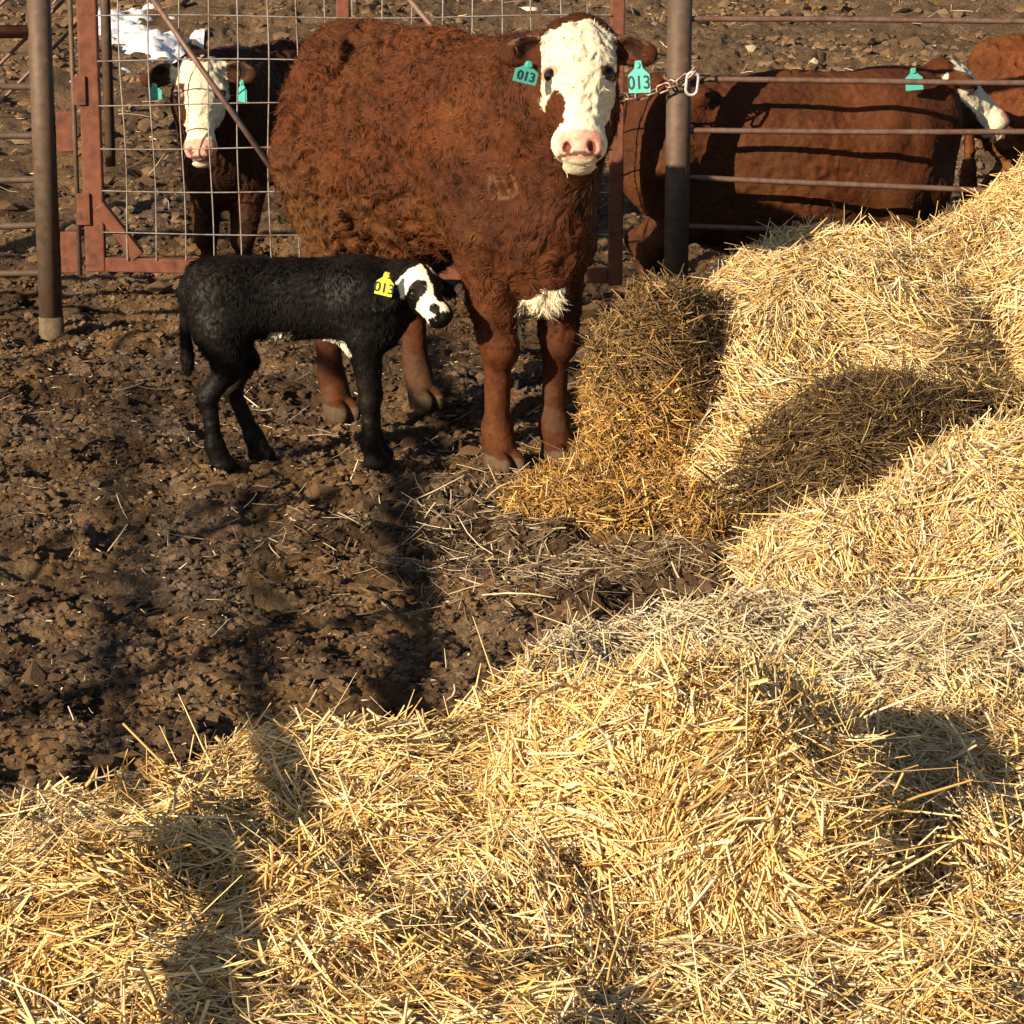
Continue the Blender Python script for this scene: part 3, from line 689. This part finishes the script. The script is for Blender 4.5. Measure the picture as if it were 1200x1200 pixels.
# calf
def calf():
    Wp = (-.485, 9.95, .0); yaw = R(4); L = local_of(Wp, yaw)
    f = Field((-.95, -.40, -.03), (.45, .3, .85), .005)
    f.ell((.82 * (-.34), 0, .575), (.35, .098, .128)); f.ell((.82 * (-.05), 0, .57), (.15, .105, .15), k=.07); f.ell((.82 * (-.60), 0, .585), (.15, .102, .135), k=.06)
    f.cone((.82 * (-.66), 0, .665), (.82 * (-.05), 0, .665), .06, .05, k=.06)
    for s, rx, fx in ((-1, 0, 0), (1, .16, .015)):
        f.ell((.82 * (-.62), s * .065, .54), (.11, .052, .15), k=.04)
        f.cone((.82 * (-.62), s * .07, .48), (.82 * (-.60 + rx * .4), s * .075, .36), .080, .044, k=.04)
        f.cone((.82 * (-.60 + rx * .4), s * .075, .36), (.82 * (-.685 + rx * .6), s * .07, .265), .042, .032, k=.03)
        f.ell((.82 * (-.69 + rx * .6), s * .07, .265), (.036, .032, .040), k=.02)
        f.cone((.82 * (-.685 + rx * .6), s * .07, .25), (.82 * (-.665 + rx), s * .07, .09), .028, .027, k=.02)
        f.cone((.82 * (-.665 + rx), s * .07, .09), (.82 * (-.64 + rx), s * .07, .04), .036, .036, k=.015); f.ell((.82 * (-.63 + rx), s * .07, .022), (.048, .036, .032), k=.01)
        f.ell((.82 * (-.04), s * .065, .54), (.09, .05, .15), k=.05)
        f.cone((.82 * (-.03 + fx), s * .065, .45), (.82 * (-.015 + fx), s * .055, .25), .056, .034, k=.04)
        f.ell((.82 * (-.012 + fx), s * .055, .235), (.037, .034, .042), k=.015)
        f.cone((.82 * (-.015 + fx), s * .055, .22), (.82 * (-.01 + fx), s * .055, .08), .028, .027, k=.02)
        f.cone((.82 * (-.01 + fx), s * .055, .08), (.82 * (.01 + fx), s * .055, .04), .036, .036, k=.015); f.ell((.82 * (.018 + fx), s * .055, .022), (.048, .036, .032), k=.01)
    f.cone((.82 * (.0), 0, .60), (.82 * (.13), 0, .63), .11, .080, k=.06); f.cone((.82 * (.03), 0, .50), (.82 * (.12), 0, .56), .09, .06, k=.06)
    f.cone((.82 * (-.72), 0, .68), (.82 * (-.775), 0, .62), .035, .022, k=.03); f.cone((.82 * (-.775), 0, .62), (.82 * (-.775), -.01, .44), .020, .016, k=.012); f.ell((.82 * (-.77), -.01, .39), (.022, .022, .065), k=.012)
    # head, looking away to the right and a little towards the camera
    U = nrm(np.array([.44, -.60, -.66])); Fv = np.array([.30, -.62, .72]); Fv = nrm(Fv - U * (Fv * U).sum()); Rr = np.cross(U, Fv); ax = [Rr, U, Fv]
    P0 = L(at(486, 312, 9.82)); hs = .52
    H = lambda r, u, q: P0 + hs * (Rr * r + U * u + Fv * q)
    e = lambda c, r, **k: f.ell(H(*c), np.array(r) * hs, ax, **k)
    f.cone((.10, 0, .62), H(0, .08, -.12), .075, .060, k=.05)
    e((0, .10, -.06), (.125, .16, .12), k=.04); f.cone(H(0, .15, -.06), H(0, .36, -.05), .098 * hs, .068 * hs, k=.03)
    e((0, .385, -.05), (.085, .065, .07), k=.03); f.cone(H(0, .16, -.15), H(0, .37, -.10), .07 * hs, .05 * hs, k=.03)
    for s in (-1, 1):
        e((s * .045, .425, .012), (.015, .02, .02), k=.008, sub=True)
        e((s * .10, .155, -.035), (.036, .03, .04), k=.02); e((s * .118, .183, -.03), (.017, .021, .024), k=.01, sub=True)
    for s in (-1, 1):
        ed = nrm(Rr * s * .85 - Fv * .45 + U * .30); ev = nrm(U - ed * (U * ed).sum()); en = np.cross(ed, ev)
        if (en * Fv).sum() < 0: en = -en
        eb = H(s * .09, .05, -.09); f.cone(eb, eb + ed * .04, .024, .022, k=.02)
        f.ell(eb + ed * .075, (.070, .040, .016), [ed, ev, en], k=.015); f.ell(eb + ed * .08 + en * .014, (.052, .026, .013), [ed, ev, en], k=.01, sub=True)
    V, Q = f.mesh(); N = vnormals(V, Q)
    d = (V - P0) / hs; r_, u_, f_ = d @ Rr, d @ U, d @ Fv
    nz = fbm(V * 8, 3, 5); nz2 = fbm(V * 30, 3, 6)
    C = np.array([.0036, .0026, .002])[None] * (1 + .35 * nz2)[:, None] + np.array([.011, .006, .004]) * .45 * sstep(.05, .45, fbm(V * 7, 3, 66))[:, None]  # brown patches put the lit sheen of the black coat into its colour
    onh = (u_ > -.02) & (f_ > -.17) & (np.abs(r_) < .15) & (u_ < .5)
    nz = nz + 1.2 * nz2; nzr = .012 * nz2; blk = (((r_ - .085 + nzr) / .060) ** 2 + ((u_ - .185 + nzr) / .055) ** 2 < 1) | ((r_ < -.005 + .03 * nz) & (r_ > -.055) & (u_ < .33)) | ((r_ < -.03) & (u_ > .12)) | (u_ > .395 + .03 * nz) | (((r_ - .05) / .028) ** 2 + ((u_ - .36) / .045) ** 2 < 1)
    wh = onh & (u_ > .03 + .03 * nz) & ~blk & (f_ > -.135)
    C = np.where(wh[:, None], np.array([.82, .76, .60]), C)
    bel = (V[:, 2] < .485) & (V[:, 2] > .36) & (((V[:, 0] + .31) / .05) ** 2 + (V[:, 1] / .09) ** 2 < 1)
    bel2 = (V[:, 2] < .455) & (V[:, 2] > .40) & (np.abs(V[:, 0] + .125) < .055) & (np.abs(V[:, 1]) < .1)
    C = np.where((bel | bel2)[:, None], np.array([.8, .75, .62]), C)
    rg = 1 - np.abs(fbm((V + .02 * np.stack([fbm(V * 20, 2, 80 + j) for j in range(3)], -1)) * 38, 3, 12)) * 3
    V = V + N * (.0018 * np.clip(rg, -.5, 1) * ~onh)[:, None]; N = vnormals(V, Q)
    root = empty('calf', Wp, yaw, label='small black calf with a black and white face and a yellow ear tag', cat='calf')
    link('body', make_mesh('calf_body', V, Q, C, mats=[M_calf]), root)
    m = np.where(onh, 1.3, 1.0) * (V[:, 2] > .05); vl = np.where(V[:, 2] < .35, .5, 1.0) * np.where(onh, .4, 1); vl = np.where(bel | bel2, .75, vl)
    v, q, c = fur_on(V, Q, N, C, 80000, .022, .0024, 91, mask=m, vlen=vl, curl=.55, bright=1.0, lift=.3)
    link('coat_hair', make_mesh('coat_hair', v, q, c, mats=[M_calf]), root)
    bm = bmesh.new(); bmesh.ops.create_uvsphere(bm, u_segments=16, v_segments=10, radius=.013); em = bpy.data.meshes.new('eye'); bm.to_mesh(em); bm.free(); em.materials.append(M_eye)
    for p in em.polygons: p.use_smooth = True
    for s in (-1, 1):
        q = link('eye', em, root); q.location = H(s * .103, .183, -.032)
    inv = Matrix.LocRotScale(Vector(Wp), Matrix.Rotation(yaw, 3, 'Z'), Vector((1, 1, 1))).inverted()
    ear_tag(root, at(451, 334, 9.72), (1, -.15, -.22), (-.12, 0, 1), M_yel, .060, .072, '013', inv)
M_calf = mat('black_coat', attr=True, rough=.6, spec=.2)
calf()

# ------------------------------------------------------------------ metalwork
def tube_mesh(segs, r, m, sides=16, cap=True):
    bm = bmesh.new()
    for a, b in segs:
        a, b = Vector(a), Vector(b); d = b - a
        g = bmesh.ops.create_cone(bm, cap_ends=cap, segments=sides, radius1=r, radius2=r, depth=d.length)
        M = Matrix.Translation((a + b) / 2) @ d.to_track_quat('Z', 'Y').to_matrix().to_4x4()
        bmesh.ops.transform(bm, matrix=M, verts=g['verts'])
    me = bpy.data.meshes.new('tube'); bm.to_mesh(me); bm.free(); me.materials.append(m)
    for p in me.polygons: p.use_smooth = len(p.vertices) == 4
    return me
def bar_mesh(a, b, w, d, m, bev=.006):
    a, b = Vector(a), Vector(b); v = b - a; bm = bmesh.new(); bmesh.ops.create_cube(bm, size=1)
    bmesh.ops.scale(bm, vec=(w, d, v.length), verts=bm.verts); bmesh.ops.bevel(bm, geom=bm.edges[:], offset=bev, segments=2, affect='EDGES', profile=.5)
    x = Vector((0, 1, 0)).cross(v.normalized()).normalized(); y = v.normalized().cross(x)
    M = Matrix(((x.x, y.x, v.normalized().x, 0), (x.y, y.y, v.normalized().y, 0), (x.z, y.z, v.normalized().z, 0), (0, 0, 0, 1)))
    bmesh.ops.transform(bm, matrix=Matrix.Translation((a + b) / 2) @ M, verts=bm.verts)
    me = bpy.data.meshes.new('bar'); bm.to_mesh(me); bm.free(); me.materials.append(m); return me
def wavy_mesh(lines, r, m, sides=6):
    """bent thin wires: each line is (n,3)"""
    Vs, Qs, o = [], [], 0
    for Lp in lines:
        Lp = np.asarray(Lp, float); T = nrm(np.gradient(Lp, axis=0)); up = np.where(np.abs(T[:, 2:3]) > .8, [[0, 1, 0]], [[0, 0, 1]]).astype(float)
        S = nrm(np.cross(T, up)); U = np.cross(S, T); n = len(Lp)
        a = np.arange(sides) * 2 * math.pi / sides
        V = Lp[:, None] + r * (S[:, None] * np.cos(a)[None, :, None] + U[:, None] * np.sin(a)[None, :, None])
        i = np.arange(n * sides).reshape(n, sides); j = np.roll(i, -1, 1)
        Qs.append(np.stack([i[:-1], j[:-1], j[1:], i[1:]], -1).reshape(-1, 4) + o); Vs.append(V.reshape(-1, 3)); o += n * sides
    return make_mesh('wire', np.concatenate(Vs), np.concatenate(Qs), mats=[m])

YF = 12.35                                   # the fence line
def gz(x, y): return float(base_z(np.array(x), np.array(y)))
# right fence
px = at(794, 200, YF)[0]
fr = empty('rod_fence', (px, YF, 0), label='pipe post and thin rusty rods fencing off the cows behind the big straw pile', cat='fence')
def P(o, x, y, z): return (x - o.location.x, y - o.location.y, z - o.location.z)
link('post', tube_mesh([(P(fr, px, YF, -.4), P(fr, px, YF, 1.72))], .052, M_post, 28), fr)
link('post', tube_mesh([(P(fr, px + 2.9, YF + .1, -.4), P(fr, px + 2.9, YF + .1, 1.72))], .052, M_post, 28), fr)
for i, (y0, y1) in enumerate([(22, 27), (93, 99), (153, 158), (208, 232), (265, 285)]):
    za, zb = at(800, y0, YF)[2], at(1200, y1, YF)[2]; xb = px + 2.9; t = np.linspace(0, 1, 24)
    xa = px + .05; k = (xb - xa) / (at(1200, 0, YF)[0] - xa)
    Lp = np.stack([xa + (xb - xa) * t - fr.location.x, YF + .0 * t + .1 * t - YF + .006 * np.sin(t * 9 + i), za + (zb - za) * t * k * .8 + .007 * np.sin(t * 7 + i * 2) * t], -1)
    link('rail', wavy_mesh([Lp], .0125, M_rod, 10), fr)
link('top_rail', tube_mesh([(P(fr, px, YF, 1.62), P(fr, px + 2.9, YF + .1, 1.62))], .03, M_post, 14), fr)

# left fence
lx = at(57, 300, YF)[0]
fl_ = empty('pipe_fence', (lx, YF, 0), label='brown pipe gate post with horizontal rods running out of the left edge', cat='fence')
link('post', tube_mesh([(P(fl_, lx, YF, .02), P(fl_, lx, YF, 1.72))], .050, M_post, 28), fl_)
link('footing', tube_mesh([(P(fl_, lx, YF, -.3), P(fl_, lx, YF, .07))], .054, M_concrete, 20), fl_)
link('rail', tube_mesh([(P(fl_, lx - .02, YF, at(40, 37, YF)[2]), P(fl_, lx - 2.4, YF - .1, at(40, 38, YF)[2]))], .028, M_rust, 14), fl_)
for i, yy in enumerate((102, 161, 212, 264, 318)):
    z = at(30, yy, YF)[2]; t = np.linspace(0, 1, 16)
    link('rail', wavy_mesh([np.stack([-.02 - 2.38 * t, -.1 * t, z + .008 * np.sin(t * 8 + i)], -1)], .0145, M_post, 10), fl_)
link('post', tube_mesh([(P(fl_, lx - 2.4, YF - .1, -.3), P(fl_, lx - 2.4, YF - .1, 1.72))], .050, M_post, 20), fl_)
for i, (a, b) in enumerate([((-30, 105), (75, 0)), ((-20, 25), (20, -14)), ((-30, 150), (110, 8)), ((-120, 60), (-10, -40))]):
    A_, B_ = at(a[0], a[1], YF + .12), at(b[0], b[1], YF + .12)
    link('diagonal_rod', wavy_mesh([[P(fl_, *A_), P(fl_, *((A_ + B_) / 2)), P(fl_, *B_)]], .008, M_rod, 8), fl_)
# hanging hinge rod between post and gate
# gate
YG = YF
gx0 = at(109, 200, YG)[0]; gx1 = at(722, 200, YG)[0]; gzb = at(150, 309, YG)[2]; gzt = 1.62
g = empty('mesh_gate', (gx0, YG, 0), label='rusty square-tube gate filled with wire mesh standing behind the red cow', cat='gate')
G = lambda x, z, dy=0: (x - gx0, dy, z)
tw = .062
link('frame_upright', bar_mesh(G(gx0, gzb - tw / 2), G(gx0, gzt + tw / 2), .082, tw, M_rust), g)
link('frame_upright', bar_mesh(G(gx1, gzb - tw / 2 - .06), G(gx1, gzt + tw / 2), .060, tw, M_rust), g)
link('frame_rail', bar_mesh(G(gx0 + .041, gzb), G(gx1 - .03, gzb - .05), tw, tw - .004, M_rust), g)
link('frame_rail', bar_mesh(G(gx0 + .041, gzt), G(gx1 - .03, gzt), tw, tw - .004, M_rust), g)
mx = at(402, 5, YG)[0]
link('middle_upright', bar_mesh(G(mx, gzb + .03), G(mx, gzt - .03), .055, tw - .008, M_rust), g)
c0, c1_ = at(116, 240, YG), at(163, 300, YG)
link('corner_brace', bar_mesh(G(c0[0], c0[2], -.008), G(c1_[0], c1_[2], -.008), .056, tw - .010, M_rust), g)
b0, b1 = at(172, -14, YG), at(350, 240, YG)
link('brace_rod', tube_mesh([(G(b0[0], b0[2], -.045), G(b1[0], b1[2], -.045)), (G(b1[0], b1[2], -.045), G(*(at(358, 300, YG)[[0, 2]]), -.045))], .012, M_rod, 10), g)
b0, b1 = at(470, -14, YG), at(640, 190, YG)
link('brace_rod', tube_mesh([(G(b0[0], b0[2], -.045), G(b1[0], b1[2], -.045))], .012, M_rod, 10), g)
lines = []; xl = gx0 + .045; k = 0
x = at(141, 0, YG)[0]; stp = at(175.3, 0, YG)[0] - at(141, 0, YG)[0]; r2 = np.random.default_rng(4)
zt = gzt - .02
while x < gx1 - .04:
    t = np.linspace(0, 1, 26); w = .010 * np.sin(t * 6 + k * .7) * np.sin(t * 3.1) + r2.normal(0, .002)
    lines.append(np.stack([x - gx0 + w, -.036 + .004 * np.sin(t * 9 + k), gzb + .02 + (zt - gzb) * t], -1)); x += stp; k += 1
z0 = at(150, 272, YG)[2]; dz = at(150, 222, YG)[2] - z0; z = z0
while z < gzt - .04:
    t = np.linspace(0, 1, 60); w = .007 * np.sin(t * 8 + z * 5)
    lines.append(np.stack([.04 + (gx1 - gx0 - .07) * t, -.041 + 0 * t, z + w], -1)); z += dz
link('wire_mesh', wavy_mesh(lines, .0032, M_wire, 6), g)
hz = [(at(80, 130, YF)[2], at(80, 177, YF)[2]), (at(80, 271, YF)[2], at(80, 319, YF)[2])]
for a, b in hz:
    xx = at(76, 150, YF)[0]; o = link('hinge_plate', bar_mesh(G(xx, b, -.005), G(xx, a, -.005), .072, .02, M_rust, .003), g)
for (ya, yb) in ((88, 122), (225, 262)):
    xx = at(96, 150, YF)[0]; link('hinge_lug', bar_mesh(G(xx, at(96, yb, YF)[2], -.036), G(xx, at(96, ya, YF)[2], -.036), .055, .016, M_rust, .003), g)
xr = at(88, 150, YF)[0]
link('hinge_rod', tube_mesh([(G(xr, at(88, 322, YF)[2], -.012), G(xr, gzt, -.012))], .0105, M_post, 12), g)

# chain from gate to post with a snap hook
ch = empty('chain', tuple(at(760, 108, YF - .06)), label='rusty chain with a bright snap hook tying the gate to the fence post', cat='chain')
def link_mesh(L, Wd, r, m):
    n = 40; a = np.linspace(0, 2 * math.pi, n, endpoint=False)
    c = np.stack([np.clip(np.cos(a) * L * .8, -L * .5 + 0, L * .5) + .12 * L * np.cos(a) * 0, np.sin(a) * Wd * .5, 0 * a], -1)
    c = np.stack([np.sign(np.cos(a)) * (L / 2 - Wd / 2) + np.cos(a) * Wd / 2, np.sin(a) * Wd / 2, 0 * a], -1)
    T = nrm(np.roll(c, -1, 0) - np.roll(c, 1, 0)); S = np.cross(T, [0, 0, 1.0]); s = 8; b = np.arange(s) * 2 * math.pi / s
    V = c[:, None] + r * (S[:, None] * np.cos(b)[None, :, None] + np.array([0, 0, 1.0]) * np.sin(b)[None, :, None])
    i = np.arange(n * s).reshape(n, s); j = np.roll(i, -1, 1); i2 = np.roll(i, -1, 0); j2 = np.roll(j, -1, 0)
    return make_mesh('chain_link', V.reshape(-1, 3), np.stack([i, j, j2, i2], -1).reshape(-1, 4), mats=[m])
lm = link_mesh(.062, .032, .0052, M_chain)
cpx = [(722, 114), (742, 114), (756, 111), (770, 106), (783, 101), (797, 97), (808, 88), (812, 84)]
pts = [at(a, b, YF - .065 - (.015 if a > 780 else 0)) for a, b in cpx]
pp = np.array(pts); seg = np.linalg.norm(np.diff(pp, axis=0), axis=1); s = np.concatenate([[0], np.cumsum(seg)])
pos = np.arange(.02, s[-1], .046)
for i, q in enumerate(pos):
    c = np.array([np.interp(q, s, pp[:, k]) for k in range(3)]); c2 = np.array([np.interp(q + .01, s, pp[:, k]) for k in range(3)])
    d = Vector(c2 - c).normalized(); o = link('chain_link', lm, ch)
    x = d; y = Vector((0, 0, 1)).cross(x).normalized(); z = x.cross(y)
    M = Matrix(((x.x, y.x, z.x), (x.y, y.y, z.y), (x.z, y.z, z.z))).to_4x4() @ Matrix.Rotation(R(20 if i % 2 else 75), 4, 'X')
    o.matrix_local = Matrix.Translation(Vector(c) - ch.location) @ M
sn = link('snap_hook', link_mesh(.095, .048, .0062, M_bright), ch)
sn.matrix_local = Matrix.Translation(Vector(at(811, 98, YF - .09)) - ch.location) @ Matrix.Rotation(R(90), 4, 'X') @ Matrix.Rotation(R(84), 4, 'Z')
# chain wrapped round post
t = np.linspace(0, 2 * math.pi, 40)
link('chain_wrap', wavy_mesh([np.stack([px + .060 * np.cos(t) - ch.location.x, YF + .060 * np.sin(t) - ch.location.y, at(800, 90, YF)[2] + .012 * np.sin(t * 1.0) + .004 * np.sin(t * 14) - ch.location.z], -1)], .007, M_chain, 8), ch)

# small far post behind the gate
fp = at(125, 55, 13.6); link('stub_post', tube_mesh([((0, 0, -.6), (0, 0, 1.2))], .024, M_post, 12), label='thin brown post standing behind the gate beside the snow', cat='post').location = (fp[0], fp[1], fp[2] + .05)

# unseen rails and posts, added and angled to throw soft shadows across the yard
def caster(x0, y0, x1, y1, t1, t2, r):
    A_ = np.array([x0, y0, 0]) - t1 * SD; B_ = np.array([x1, y1, 0]) - t2 * SD
    d = (B_ - A_) / (B_[2] - A_[2]); return A_ - d * .9, B_ + d * .2
def yat(px_, py_): 
    d = ray(px_, py_); t = -CAMH / d[2]; return d[0] * t, d[1] * t
bx = empty('shadow_rails', (-1.5, -1, 0), label='added out-of-view rails that cast the soft shadow bands on the yard', cat='rail')
for (p0, p1, t1, t2, r) in [((462, 850), (497, 420), 3.1, 7.5, .040), ((292, 850), (318, 540), 4.5, 11, .022), ((118, 900), (165, 470), 4.5, 12, .024)]:
    a0, a1 = yat(*p0), yat(*p1); A_, B_ = caster(*a0, *a1, t1, t2, r)
    link('rail', tube_mesh([(P(bx, *A_), P(bx, *B_))], r, M_wood, 14), bx)

for (p0, p1, t1, t2) in [((-60, 800), (470, 700), 5, 5), ((-60, 655), (430, 572), 5.5, 5.5), ((-60, 440), (230, 385), 6, 6)]:  # level rails on posts, added for the thin crossing shadow lines
    A_ = np.array([*yat(*p0), 0]) - t1 * SD; B_ = np.array([*yat(*p1), 0]) - t2 * SD
    link('rail', tube_mesh([(P(bx, *A_), P(bx, *B_))], .017, M_wood, 10), bx)
    for q in (A_, B_): link('post', tube_mesh([(P(bx, q[0], q[1], -.1), P(bx, *q))], .022, M_wood, 10), bx)
